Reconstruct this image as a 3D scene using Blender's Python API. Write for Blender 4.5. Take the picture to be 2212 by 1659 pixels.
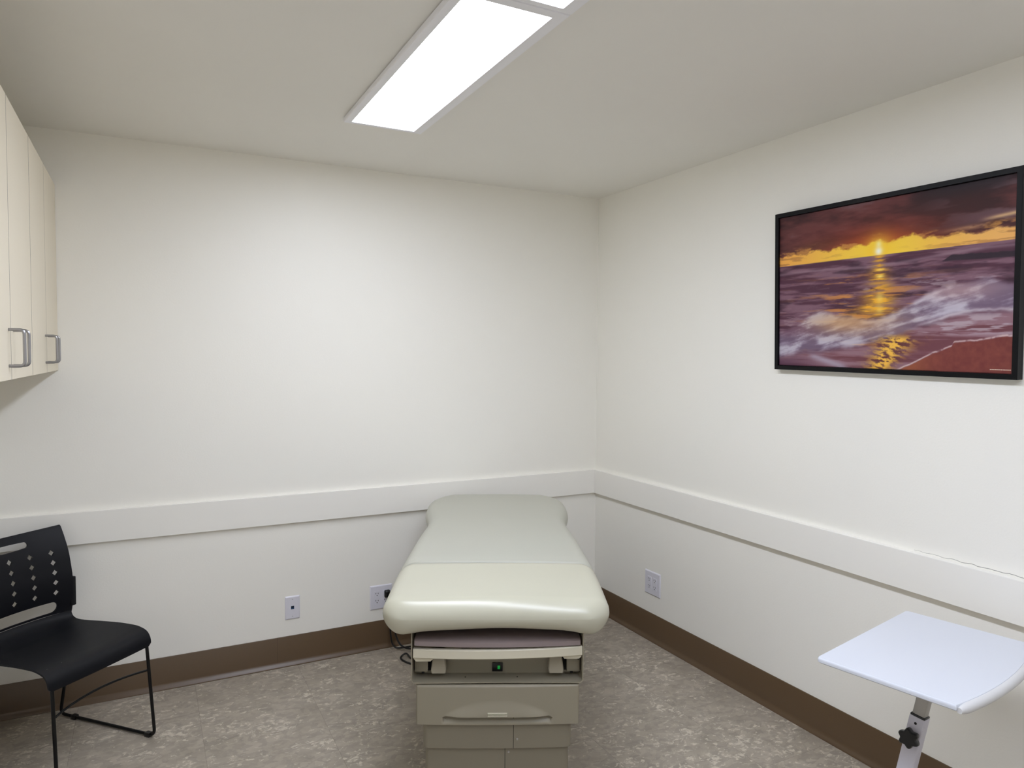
import bpy, bmesh, math, random
import numpy as np
from mathutils import Vector, Matrix

for o in list(bpy.data.objects):
    bpy.data.objects.remove(o, do_unlink=True)
SC = bpy.context.scene
COL = SC.collection

# ------------------------------------------------------------------ camera
F_PX, YAW, PITCH, ROLL = 1529.05, 0.4776, -0.04117, 0.00638
CAM = Vector((-2.38566, -3.51155, 1.5196))
cy, sy, cp, sp = math.cos(YAW), math.sin(YAW), math.cos(PITCH), math.sin(PITCH)
fw = Vector((sy * cp, cy * cp, sp)); rt = Vector((cy, -sy, 0)); up = rt.cross(fw)
cr, sr = math.cos(ROLL), math.sin(ROLL)
r2 = cr * rt + sr * up; u2 = -sr * rt + cr * up
cam = bpy.data.cameras.new('camera'); camo = bpy.data.objects.new('camera', cam); COL.objects.link(camo)
cam.sensor_width = 36; cam.lens = F_PX / 2212 * 36; cam.clip_start = 0.02
camo.matrix_world = Matrix(((r2.x, u2.x, -fw.x, CAM.x), (r2.y, u2.y, -fw.y, CAM.y), (r2.z, u2.z, -fw.z, CAM.z), (0, 0, 0, 1)))
SC.camera = camo

# ------------------------------------------------------------------ world, exposure
w = bpy.data.worlds.new('world'); SC.world = w; w.use_nodes = True
w.node_tree.nodes['Background'].inputs[0].default_value = (0.75, 0.85, 1, 1)
w.node_tree.nodes['Background'].inputs[1].default_value = 0.0
SC.view_settings.view_transform = 'Standard'; SC.view_settings.look = 'None'
SC.view_settings.gamma = 1; SC.view_settings.use_curve_mapping = False
SC.view_settings.exposure = 0.0
LIGHT_WATT = 21.0           # radiance of the ceiling panels
PANEL_COLS = ((0.87, 0.915, 1.02), (0.88, 0.94, 1.10), (0.80, 0.87, 1.03))
try:
    SC.cycles.use_denoising = True
    SC.cycles.max_bounces = 14; SC.cycles.diffuse_bounces = 10
except Exception:
    pass

# ------------------------------------------------------------------ material helpers
def lin(c):
    r = []
    for v in c:
        v /= 255.0
        r.append(v / 12.92 if v <= 0.04045 else ((v + 0.055) / 1.055) ** 2.4)
    return (*r, 1.0)

def mat(name, col, rough=0.5, metal=0.0, spec=0.5, noise=None, bump=None, coat=0.0, emit=None):
    """noise=(scale, amount) varies the colour a little; bump=(scale, strength, distance)"""
    m = bpy.data.materials.new(name); m.use_nodes = True
    nt = m.node_tree; b = nt.nodes['Principled BSDF']
    b.inputs['Base Color'].default_value = lin(col)
    b.inputs['Roughness'].default_value = rough; b.inputs['Metallic'].default_value = metal
    b.inputs['Specular IOR Level'].default_value = spec
    b.inputs['Coat Weight'].default_value = coat
    if emit:
        b.inputs['Emission Color'].default_value = lin(emit[0]); b.inputs['Emission Strength'].default_value = emit[1]
    tc = nt.nodes.new('ShaderNodeTexCoord')
    if noise:
        n = nt.nodes.new('ShaderNodeTexNoise'); n.inputs['Scale'].default_value = noise[0]; n.inputs['Detail'].default_value = 4
        nt.links.new(tc.outputs['Object'], n.inputs['Vector'])
        mx = nt.nodes.new('ShaderNodeMix'); mx.data_type = 'RGBA'
        c = lin(col)
        mx.inputs[6].default_value = (*[v * (1 - noise[1]) for v in c[:3]], 1)
        mx.inputs[7].default_value = (*[min(1, v * (1 + noise[1])) for v in c[:3]], 1)
        nt.links.new(n.outputs['Fac'], mx.inputs[0]); nt.links.new(mx.outputs[2], b.inputs['Base Color'])
    if bump:
        n2 = nt.nodes.new('ShaderNodeTexNoise'); n2.inputs['Scale'].default_value = bump[0]; n2.inputs['Detail'].default_value = 3
        nt.links.new(tc.outputs['Object'], n2.inputs['Vector'])
        bp = nt.nodes.new('ShaderNodeBump'); bp.inputs['Strength'].default_value = bump[1]; bp.inputs['Distance'].default_value = bump[2]
        nt.links.new(n2.outputs['Fac'], bp.inputs['Height']); nt.links.new(bp.outputs['Normal'], b.inputs['Normal'])
    return m

M = {}
M['wall'] = mat('wall_paint', (243, 241, 234), 0.45, spec=0.35, noise=(1.2, 0.012), bump=(140, 0.25, 0.0012))
M['rail'] = mat('rail_paint', (242, 240, 234), 0.4, spec=0.35, bump=(90, 0.12, 0.0008))
M['ceiling'] = mat('ceiling_paint', (236, 234, 228), 0.85, spec=0.2, noise=(2.0, 0.02), bump=(3.0, 0.35, 0.01))
M['base'] = mat('rubber_base', (95, 76, 56), 0.34, spec=0.5, noise=(3, 0.05))
M['cabinet'] = mat('cream_laminate', (228, 219, 200), 0.5, spec=0.35, noise=(6, 0.015))
M['cabinet_in'] = mat('cabinet_carcass', (205, 196, 178), 0.6)
M['steel'] = mat('brushed_steel', (168, 168, 172), 0.32, metal=1.0)
M['plate'] = mat('outlet_plastic', (222, 221, 230), 0.35)
M['slot'] = mat('socket_slot', (28, 28, 34), 0.6)
M['plate_screw'] = mat('painted_screw', (185, 184, 190), 0.4)
M['jack'] = mat('blue_jack', (30, 62, 100), 0.4)
M['jack_hole'] = mat('jack_hole', (8, 8, 18), 0.6)
M['vinyl'] = mat('cushion_vinyl', (190, 188, 170), 0.27, spec=0.5, noise=(5, 0.015), bump=(260, 0.08, 0.0004))
M['vinyl_back'] = mat('cushion_vinyl_back', (180, 180, 168), 0.40, spec=0.5, noise=(5, 0.015), bump=(260, 0.08, 0.0004))
M['tablebody'] = mat('table_enamel', (143, 136, 119), 0.42, spec=0.4, noise=(9, 0.02))
M['tablebody_shaded'] = mat('table_enamel_shaded', (128, 121, 105), 0.42, spec=0.4, noise=(9, 0.02))  # same enamel as the body, darkened to paint in shade on the base covers
M['tablebar'] = mat('table_bar_plastic', (206, 200, 180), 0.42, noise=(9, 0.02))
M['stirrup'] = mat('stirrup_plastic', (160, 152, 134), 0.5, noise=(9, 0.02))
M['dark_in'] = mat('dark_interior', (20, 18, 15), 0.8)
M['footpad'] = mat('mauve_vinyl', (142, 128, 128), 0.32, spec=0.55)
M['black_plastic'] = mat('black_plastic', (14, 14, 15), 0.35)
M['switch_glow'] = mat('switch_glow', (10, 60, 30), 0.3, emit=((20, 200, 80), 0.35))
M['chair'] = mat('chair_plastic', (13, 14, 20), 0.5, spec=0.25, bump=(500, 0.1, 0.0003))
M['tube'] = mat('black_tube', (7, 7, 8), 0.35, spec=0.35)
M['white_top'] = mat('white_melamine', (212, 216, 226), 0.45)
M['white_edge'] = mat('white_padded_edge', (212, 212, 214), 0.6, bump=(900, 0.3, 0.0004))
M['white_metal'] = mat('white_powder_coat', (206, 204, 216), 0.4)
M['grey_metal'] = mat('satin_inner_tube', (168, 164, 158), 0.35, metal=0.35)
M['frame'] = mat('black_frame', (9, 9, 13), 0.4, spec=0.2, bump=(60, 0.05, 0.0004))
M['fixture'] = mat('fixture_enamel', (240, 240, 244), 0.45)
M['fixgap'] = mat('gap_dark', (120, 118, 116), 0.8)
M['crack'] = mat('crack_shadow', (150, 148, 146), 0.8)
M['caption'] = mat('caption_ink', (225, 200, 180), 0.6)

def chair_specks(m):
    nt = m.node_tree; b = nt.nodes['Principled BSDF']
    tc = nt.nodes.new('ShaderNodeTexCoord'); v = nt.nodes.new('ShaderNodeTexVoronoi'); v.inputs['Scale'].default_value = 38
    nt.links.new(tc.outputs['Object'], v.inputs['Vector'])
    lt = nt.nodes.new('ShaderNodeMath'); lt.operation = 'LESS_THAN'; lt.inputs[1].default_value = 0.055
    nt.links.new(v.outputs['Distance'], lt.inputs[0])
    d = nt.nodes.new('ShaderNodeVectorMath'); d.operation = 'DISTANCE'; d.inputs[1].default_value = (-0.345, 0.10, 0.432)
    nt.links.new(tc.outputs['Object'], d.inputs[0])
    l2 = nt.nodes.new('ShaderNodeMath'); l2.operation = 'LESS_THAN'; l2.inputs[1].default_value = 0.075
    nt.links.new(d.outputs['Value'], l2.inputs[0])
    mu = nt.nodes.new('ShaderNodeMath'); mu.operation = 'MULTIPLY'
    nt.links.new(lt.outputs[0], mu.inputs[0]); nt.links.new(l2.outputs[0], mu.inputs[1])
    mx = nt.nodes.new('ShaderNodeMix'); mx.data_type = 'RGBA'
    mx.inputs[6].default_value = lin((13, 14, 20)); mx.inputs[7].default_value = lin((150, 148, 145))
    nt.links.new(mu.outputs[0], mx.inputs[0]); nt.links.new(mx.outputs[2], b.inputs['Base Color'])
chair_specks(M['chair'])

def panel_mat(name, col, strength):
    m = bpy.data.materials.new(name); m.use_nodes = True; nt = m.node_tree
    nt.nodes.remove(nt.nodes['Principled BSDF'])
    e = nt.nodes.new('ShaderNodeEmission'); e.inputs[0].default_value = (*col, 1); e.inputs[1].default_value = strength
    nt.links.new(e.outputs[0], nt.nodes['Material Output'].inputs[0])
    return m

def floor_mat():
    m = bpy.data.materials.new('marbled_vinyl_tile'); m.use_nodes = True
    nt = m.node_tree; N = nt.nodes.new; L = nt.links.new; b = nt.nodes['Principled BSDF']
    b.inputs['Roughness'].default_value = 0.42; b.inputs['Specular IOR Level'].default_value = 0.4
    tc = N('ShaderNodeTexCoord')
    # tile seams, 457 mm grid
    sep = N('ShaderNodeSeparateXYZ'); L(tc.outputs['Object'], sep.inputs[0])
    def seam(out, off):
        a = N('ShaderNodeMath'); a.operation = 'ADD'; a.inputs[1].default_value = off; L(out, a.inputs[0])
        d = N('ShaderNodeMath'); d.operation = 'DIVIDE'; d.inputs[1].default_value = 0.4572; L(a.outputs[0], d.inputs[0])
        f = N('ShaderNodeMath'); f.operation = 'FRACT'; L(d.outputs[0], f.inputs[0])
        s = N('ShaderNodeMath'); s.operation = 'LESS_THAN'; s.inputs[1].default_value = 0.0035; L(f.outputs[0], s.inputs[0])
        fl = N('ShaderNodeMath'); fl.operation = 'FLOOR'; L(d.outputs[0], fl.inputs[0])
        return s.outputs[0], fl.outputs[0]
    sx, ix = seam(sep.outputs[0], 2.205 + 0.4572 * 10); syy, iy = seam(sep.outputs[1], 0.30 + 0.4572 * 20)
    mxs = N('ShaderNodeMath'); mxs.operation = 'MAXIMUM'; L(sx, mxs.inputs[0]); L(syy, mxs.inputs[1])
    # pattern offset for each tile
    cmb = N('ShaderNodeCombineXYZ'); L(ix, cmb.inputs[0]); L(iy, cmb.inputs[1])
    wn = N('ShaderNodeTexWhiteNoise'); L(cmb.outputs[0], wn.inputs['Vector'])
    sc_ = N('ShaderNodeVectorMath'); sc_.operation = 'SCALE'; sc_.inputs['Scale'].default_value = 9.0; L(wn.outputs['Color'], sc_.inputs[0])
    mp = N('ShaderNodeMapping'); mp.inputs['Rotation'].default_value = (0, 0, 0.35); mp.inputs['Scale'].default_value = (1.0, 1.35, 1)
    L(tc.outputs['Object'], mp.inputs[0])
    ad = N('ShaderNodeVectorMath'); ad.operation = 'ADD'; L(mp.outputs[0], ad.inputs[0]); L(sc_.outputs[0], ad.inputs[1])
    # warp
    nw = N('ShaderNodeTexNoise'); nw.inputs['Scale'].default_value = 18; nw.inputs['Detail'].default_value = 3; L(ad.outputs[0], nw.inputs['Vector'])
    wv = N('ShaderNodeVectorMath'); wv.operation = 'SCALE'; wv.inputs['Scale'].default_value = 0.075; L(nw.outputs['Color'], wv.inputs[0])
    a2 = N('ShaderNodeVectorMath'); a2.operation = 'ADD'; L(ad.outputs[0], a2.inputs[0]); L(wv.outputs[0], a2.inputs[1])
    # chip flakes
    vo = N('ShaderNodeTexVoronoi'); vo.inputs['Scale'].default_value = 38; L(a2.outputs[0], vo.inputs['Vector'])
    sc2 = N('ShaderNodeSeparateColor'); L(vo.outputs['Color'], sc2.inputs[0])
    n1 = N('ShaderNodeTexNoise'); n1.inputs['Scale'].default_value = 9; n1.inputs['Detail'].default_value = 5; n1.inputs['Roughness'].default_value = 0.6
    L(a2.outputs[0], n1.inputs['Vector'])
    r1 = N('ShaderNodeValToRGB'); L(n1.outputs['Fac'], r1.inputs[0])
    r1.color_ramp.elements[0].position = 0.30; r1.color_ramp.elements[0].color = lin((150, 141, 128))
    r1.color_ramp.elements[1].position = 0.72; r1.color_ramp.elements[1].color = lin((172, 162, 149))
    # flakes tint
    m1 = N('ShaderNodeMix'); m1.data_type = 'RGBA'; m1.blend_type = 'MULTIPLY'; m1.inputs[0].default_value = 1
    r2_ = N('ShaderNodeValToRGB'); L(sc2.outputs[0], r2_.inputs[0])
    r2_.color_ramp.elements[0].color = (0.85, 0.85, 0.85, 1); r2_.color_ramp.elements[1].color = (1.10, 1.09, 1.075, 1)
    L(r1.outputs[0], m1.inputs[6]); L(r2_.outputs[0], m1.inputs[7])
    # pale flecks: clusters
    n2 = N('ShaderNodeTexNoise'); n2.inputs['Scale'].default_value = 38; n2.inputs['Detail'].default_value = 4; n2.inputs['Roughness'].default_value = 0.65
    L(a2.outputs[0], n2.inputs['Vector'])
    n3 = N('ShaderNodeTexNoise'); n3.inputs['Scale'].default_value = 5.5; n3.inputs['Detail'].default_value = 2; L(ad.outputs[0], n3.inputs['Vector'])
    sm = N('ShaderNodeMath'); sm.operation = 'MULTIPLY_ADD'; sm.inputs[1].default_value = 0.42; L(n3.outputs['Fac'], sm.inputs[0]); L(n2.outputs['Fac'], sm.inputs[2])
    r3 = N('ShaderNodeValToRGB'); L(sm.outputs[0], r3.inputs[0])
    r3.color_ramp.elements[0].position = 0.785; r3.color_ramp.elements[0].color = (0, 0, 0, 1)
    r3.color_ramp.elements[1].position = 0.875; r3.color_ramp.elements[1].color = (1, 1, 1, 1)
    m2 = N('ShaderNodeMix'); m2.data_type = 'RGBA'; L(r3.outputs[0], m2.inputs[0]); L(m1.outputs[2], m2.inputs[6])
    m2.inputs[7].default_value = lin((200, 191, 175))
    # seams
    m3 = N('ShaderNodeMix'); m3.data_type = 'RGBA'; m3.inputs[7].default_value = lin((96, 86, 75))
    ms = N('ShaderNodeMath'); ms.operation = 'MULTIPLY'; ms.inputs[1].default_value = 0.45; L(mxs.outputs[0], ms.inputs[0])
    L(ms.outputs[0], m3.inputs[0]); L(m2.outputs[2], m3.inputs[6])
    L(m3.outputs[2], b.inputs['Base Color'])
    return m
M['floor'] = floor_mat()

# ------------------------------------------------------------------ mesh helpers
def link(name, me, m=None, parent=None, loc=None, rotz=None):
    o = bpy.data.objects.new(name, me); COL.objects.link(o)
    if m is not None and me is not None:
        for mm in (m if isinstance(m, (list, tuple)) else [m]): me.materials.append(mm)
    if parent: o.parent = parent
    if loc: o.location = loc
    if rotz is not None: o.rotation_euler = (0, 0, rotz)
    return o

def finish(bm, name, m, parent=None, smooth=25, loc=None, rotz=None, recalc=True):
    if recalc: bmesh.ops.recalc_face_normals(bm, faces=bm.faces[:])
    if smooth:
        for f in bm.faces: f.smooth = True
        a = math.radians(smooth)
        for e in bm.edges:
            if len(e.link_faces) == 2:
                if e.calc_face_angle(0) > a: e.smooth = False
            else: e.smooth = False
        for f in bm.faces:
            if len(f.verts) > 8:
                for e in f.edges: e.smooth = False
    me = bpy.data.meshes.new(name); bm.to_mesh(me); bm.free()
    return link(name, me, m, parent, loc, rotz)

def add_box(bm, x0, x1, y0, y1, z0, z1, bev=0.0, seg=2, mx=None):
    g = bmesh.ops.create_cube(bm, size=1.0)
    vs = g['verts']
    bmesh.ops.scale(bm, vec=(x1 - x0, y1 - y0, z1 - z0), verts=vs)
    bmesh.ops.translate(bm, vec=((x0 + x1) / 2, (y0 + y1) / 2, (z0 + z1) / 2), verts=vs)
    if bev > 0:
        es = list({e for v in vs for e in v.link_edges})
        r = bmesh.ops.bevel(bm, geom=es, offset=bev, segments=seg, affect='EDGES', profile=0.5, clamp_overlap=True)
        vs = list({v for f in r['faces'] for v in f.verts} | {v for v in vs if v.is_valid})
    if mx is not None: bmesh.ops.transform(bm, matrix=mx, verts=vs)
    return vs

def add_tube(bm, pts, rad, n=10, closed=False, cap=True):
    pts = [Vector(p) for p in pts]; k = len(pts); rings = []
    t0 = (pts[1] - pts[0]).normalized()
    a = Vector((0, 0, 1)) if abs(t0.z) < 0.9 else Vector((1, 0, 0))
    nrm = (a - t0 * a.dot(t0)).normalized()
    for i, p in enumerate(pts):
        t = ((pts[min(i + 1, k - 1)] - pts[max(i - 1, 0)])).normalized()
        nrm = (nrm - t * nrm.dot(t)).normalized(); b = t.cross(nrm)
        r = rad[i] if isinstance(rad, (list, tuple)) else rad
        rings.append([bm.verts.new(p + nrm * (r * math.cos(2 * math.pi * j / n)) + b * (r * math.sin(2 * math.pi * j / n))) for j in range(n)])
    for i in range(k - 1):
        for j in range(n):
            bm.faces.new((rings[i][j], rings[i][(j + 1) % n], rings[i + 1][(j + 1) % n], rings[i + 1][j]))
    if cap:
        bm.faces.new(rings[0][::-1]); bm.faces.new(rings[-1])

def fillet(pts, r, seg=6):
    """round the inner corners of a polyline"""
    pts = [Vector(p) for p in pts]; out = [pts[0]]
    for i in range(1, len(pts) - 1):
        p, a, b = pts[i], pts[i - 1], pts[i + 1]
        rr = min(r, (a - p).length * 0.48, (b - p).length * 0.48)
        p0 = p + (a - p).normalized() * rr; p1 = p + (b - p).normalized() * rr
        for j in range(seg + 1):
            t = j / seg
            out.append(p0 * (1 - t) ** 2 + p * 2 * t * (1 - t) + p1 * t * t)
    out.append(pts[-1]); return out

def smooth_path(pts, sub=8):
    pts = [Vector(p) for p in pts]; out = []
    P = [pts[0]] + pts + [pts[-1]]
    for i in range(1, len(P) - 2):
        for j in range(sub):
            t = j / sub
            out.append(0.5 * ((2 * P[i]) + (-P[i - 1] + P[i + 1]) * t + (2 * P[i - 1] - 5 * P[i] + 4 * P[i + 1] - P[i + 2]) * t * t + (-P[i - 1] + 3 * P[i] - 3 * P[i + 1] + P[i + 2]) * t ** 3))
    out.append(pts[-1]); return out

def add_cyl(bm, c, axis, r, h, n=20, r2=None):
    """cylinder centred at c along axis"""
    axis = Vector(axis).normalized(); c = Vector(c)
    add_tube(bm, [c - axis * h / 2, c + axis * h / 2], [r, r2 if r2 is not None else r], n)

def add_prism(bm, poly, fn, d0, d1):
    """poly list of 2D points; fn(a,b,d)->xyz"""
    A = [bm.verts.new(fn(a, b, d0)) for a, b in poly]; B = [bm.verts.new(fn(a, b, d1)) for a, b in poly]
    n = len(poly)
    fs = [bm.faces.new(A[::-1]), bm.faces.new(B)]
    for i in range(n): fs.append(bm.faces.new((A[i], A[(i + 1) % n], B[(i + 1) % n], B[i])))
    return fs

def grid_mesh(bm, rows):
    V = [[bm.verts.new(p) for p in r] for r in rows]
    for i in range(len(V) - 1):
        for j in range(len(V[0]) - 1):
            bm.faces.new((V[i][j], V[i][j + 1], V[i + 1][j + 1], V[i + 1][j]))
    return V

def thing(name, label, cat, loc=(0, 0, 0), rotz=0, group=None):
    o = bpy.data.objects.new(name, None); COL.objects.link(o); o.empty_display_size = 0.1
    o.location = loc; o.rotation_euler = (0, 0, rotz); o['label'] = label; o['category'] = cat
    if group: o['group'] = group
    return o

def structure(o, label=None, cat=None):
    o['kind'] = 'structure'
    if label: o['label'] = label
    if cat: o['category'] = cat
    return o

def rounded(w, h, r, n=5, cx=0, cy_=0):
    out = []
    for sx_, sy_, a0 in ((1, 1, 0), (-1, 1, 90), (-1, -1, 180), (1, -1, 270)):
        for i in range(n + 1):
            a = math.radians(a0 + 90 * i / n)
            out.append((cx + sx_ * (w / 2 - r) + r * math.cos(a), cy_ + sy_ * (h / 2 - r) + r * math.sin(a)))
    return out

# ------------------------------------------------------------------ room shell
X0, Y0, H = -3.04, -5.20, 2.44
def wallbox(name, b, m, label, cat='wall'):
    bm = bmesh.new(); add_box(bm, *b); return structure(finish(bm, name, m, smooth=0), label, cat)
wallbox('floor', (X0 - .1, .1, Y0 - .1, .1, -.1, 0), M['floor'], 'marbled grey-brown vinyl tile floor', 'floor')
wallbox('ceiling', (X0 - .1, .1, Y0 - .1, .1, H, H + .1), M['ceiling'], 'plain off-white painted ceiling', 'ceiling')
wallbox('wall_back', (X0 - .1, .1, 0, .1, 0, H), M['wall'], 'long cream painted wall behind the exam table')
wallbox('wall_right', (0, .1, Y0, 0, 0, H), M['wall'], 'cream painted wall with the framed sunset print')
wallbox('wall_left', (X0 - .1, X0, Y0, 0, 0, H), M['wall'], 'cream wall behind the wall cabinets')
wallbox('wall_front', (X0, 0, Y0 - .1, Y0, 0, H), M['wall'], 'cream wall behind the viewpoint')

# chair rails
ZR0, ZR1, RT = 0.7009, 0.8396, 0.019
bm = bmesh.new(); add_box(bm, X0, 0, -RT, 0, ZR0, ZR1, 0.0015, 2)
structure(finish(bm, 'trim_1', M['rail'], smooth=0), 'flat cream wall-guard board along the back wall', 'trim')
bm = bmesh.new(); add_box(bm, -RT - .004, 0, Y0, -RT, ZR0, ZR1, 0.0015, 2)
trim2 = structure(finish(bm, 'trim_2', M['rail'], smooth=0), 'flat cream wall-guard board along the right wall', 'trim')
rng = random.Random(4)
bm = bmesh.new()
pts = []
for i in range(60):
    y = -1.98 - i * 0.0085
    pts.append((y, ZR1 + 0.006 + 0.0012 * math.sin(i * 0.9) + rng.uniform(-0.001, 0.001)))
for i in range(59):
    t = 0.0003 + 0.0006 * min(1, i / 25)
    a, b = pts[i], pts[i + 1]
    v = [bm.verts.new((-0.0006, a[0], a[1] - t)), bm.verts.new((-0.0006, b[0], b[1] - t)), bm.verts.new((-0.0006, b[0], b[1] + t)), bm.verts.new((-0.0006, a[0], a[1] + t))]
    bm.faces.new(v)
finish(bm, 'caulk_crack', M['crack'], trim2, smooth=0)
# bead of caulk on the top edge of the rails
# cove base
def cove(name, a, b, inward, label):
    a, b, inward = Vector(a), Vector(b), Vector(inward)
    prof = [(0, 0.145), (0.0035, 0.145), (0.0045, 0.1435), (0.0045, 0.026), (0.0058, 0.021), (0.0110, 0.0125), (0.0175, 0.0055), (0.0190, 0.0020), (0.0190, 0), (0, 0)]
    bm = bmesh.new()
    A = [bm.verts.new(a + inward * d + Vector((0, 0, z))) for d, z in prof]
    B = [bm.verts.new(b + inward * d + Vector((0, 0, z))) for d, z in prof]
    n = len(prof)
    for i in range(n): bm.faces.new((A[i], A[(i + 1) % n], B[(i + 1) % n], B[i]))
    bm.faces.new(A[::-1]); bm.faces.new(B)
    return structure(finish(bm, name, M['base'], smooth=40), label, 'baseboard')
bb = cove('baseboard_back', (X0, 0, 0), (0, 0, 0), (0, -1, 0), 'brown rubber cove base along the back wall')
cove('baseboard_right', (0, -0.0191, 0), (0, Y0, 0), (-1, 0, 0), 'brown rubber cove base along the right wall')
cove('baseboard_left', (X0, Y0, 0), (X0, -0.0191, 0), (1, 0, 0), 'brown rubber cove base along the left wall')
bm = bmesh.new(); add_box(bm, -1.8384, -1.8379, -0.0048, -0.0044, 0.006, 0.1452)
finish(bm, 'joint', M['dark_in'], bb, smooth=0)

# ------------------------------------------------------------------ ceiling lights
def fixture(y0, y1, k, label):
    cx0, cx1 = -1.6897, -1.3713
    zb, zt = 2.4195, H
    t = thing('ceiling_light', label, 'ceiling light', ((cx0 + cx1) / 2, (y0 + y1) / 2, H), group='surface mounted ceiling light panels')
    inv_ = -Vector(t.location)
    def up_(o): o.location = inv_; return o
    g = ((cx0, cx1, y0, y1), (-1.6608, -1.4113, y0 + .035, y1 - .022))
    prof = [(0, .0165), (0, .0035), (.06, 0), (.94, 0), (1, .003), (1, .0165)]       # 0 = outer edge, 1 = opening
    bm = bmesh.new(); rings = []
    for f, dz in prof:
        c = [g[0][q_] * (1 - f) + g[1][q_] * f for q_ in range(4)]
        rings.append([bm.verts.new((x, y, zb + dz)) for x, y in ((c[0], c[2]), (c[1], c[2]), (c[1], c[3]), (c[0], c[3]))])
    n = len(rings)
    for a in range(n):
        for b in range(4): bm.faces.new((rings[a][b], rings[a][(b + 1) % 4], rings[(a + 1) % n][(b + 1) % 4], rings[(a + 1) % n][b]))
    up_(finish(bm, 'frame', M['fixture'], t, smooth=0))
    bm = bmesh.new(); add_box(bm, cx0 + .006, cx1 - .006, y0 + .006, y1 - .006, zb + .0165, zt)
    up_(finish(bm, 'housing', M['fixgap'], t, smooth=0))
    bm = bmesh.new(); c = g[1]
    add_box(bm, c[0] - .002, c[1] + .002, c[2] - .002, c[3] + .002, zb + .0035, zb + .010)
    up_(finish(bm, 'diffuser', panel_mat('glowing_diffuser_%d' % k, PANEL_COLS[k], LIGHT_WATT), t, smooth=0))
fixture(-1.8773, -0.7267, 0, 'glowing white ceiling panel whose whole length is in view')
fixture(-3.0310, -1.8804, 1, 'glowing white ceiling panel cut off by the top of the photo')
fixture(-4.1847, -3.0341, 2, 'added unseen ceiling panel for fill light, above and behind the viewpoint')  # made-up panel, added out of view to brighten the lower walls

# ------------------------------------------------------------------ wall cabinets
XF = -2.7112; ZC0, ZC1 = 1.4430, 2.2130
def cabinet(ya, yb, label):       # ya nearer the back wall
    t = thing('wall_cabinet', label, 'cabinet', (X0, yb, ZC0), group='cream wall cabinets on the left wall')
    inv_ = Vector((-X0, -yb, -ZC0))
    def P(o): o.location = inv_; return o
    bm = bmesh.new()
    th = .018; x1 = XF - .0195
    add_box(bm, X0, x1, yb, yb + th, ZC0, ZC1); add_box(bm, X0, x1, ya - th, ya, ZC0, ZC1)
    add_box(bm, X0, x1, yb + th, ya - th, ZC0, ZC0 + th); add_box(bm, X0, x1, yb + th, ya - th, ZC1 - th, ZC1)
    add_box(bm, X0, X0 + .006, yb + th, ya - th, ZC0 + th, ZC1 - th)
    P(finish(bm, 'body', M['cabinet_in'], t, smooth=0))
    ym = (ya + yb) / 2
    for ya_, yb_ in ((ym - .0019, ym + .0019), (yb, yb + .0019)):  # near-black strips stand in for shade in the door gaps, no real seal
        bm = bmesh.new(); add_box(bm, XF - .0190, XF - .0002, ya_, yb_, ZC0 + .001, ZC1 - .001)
        P(finish(bm, 'door_gap_shade', M['dark_in'], t, smooth=0))
    for (p, q_, hs) in ((yb, ym, ym - .042), (ym, ya, ym + .042)):
        bm = bmesh.new(); add_box(bm, XF - .019, XF, p + .0020, q_ - .0020, ZC0, ZC1, .001, 1)
        d = P(finish(bm, 'door', M['cabinet'], t))
        bm = bmesh.new(); z0, z1 = 1.481, 1.579
        path = fillet([(XF - .001, hs, z0), (XF + .036, hs, z0), (XF + .036, hs, z1), (XF - .001, hs, z1)], .013, 7)
        add_tube(bm, path, .0042, 14)
        h = finish(bm, 'handle', M['steel'], d)
cabinet(-0.0005, -0.755, 'cream two-door wall cabinet touching the back wall')
cabinet(-0.756, -1.575, 'nearer cream two-door wall cabinet cut off by the left edge of the photo')

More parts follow.
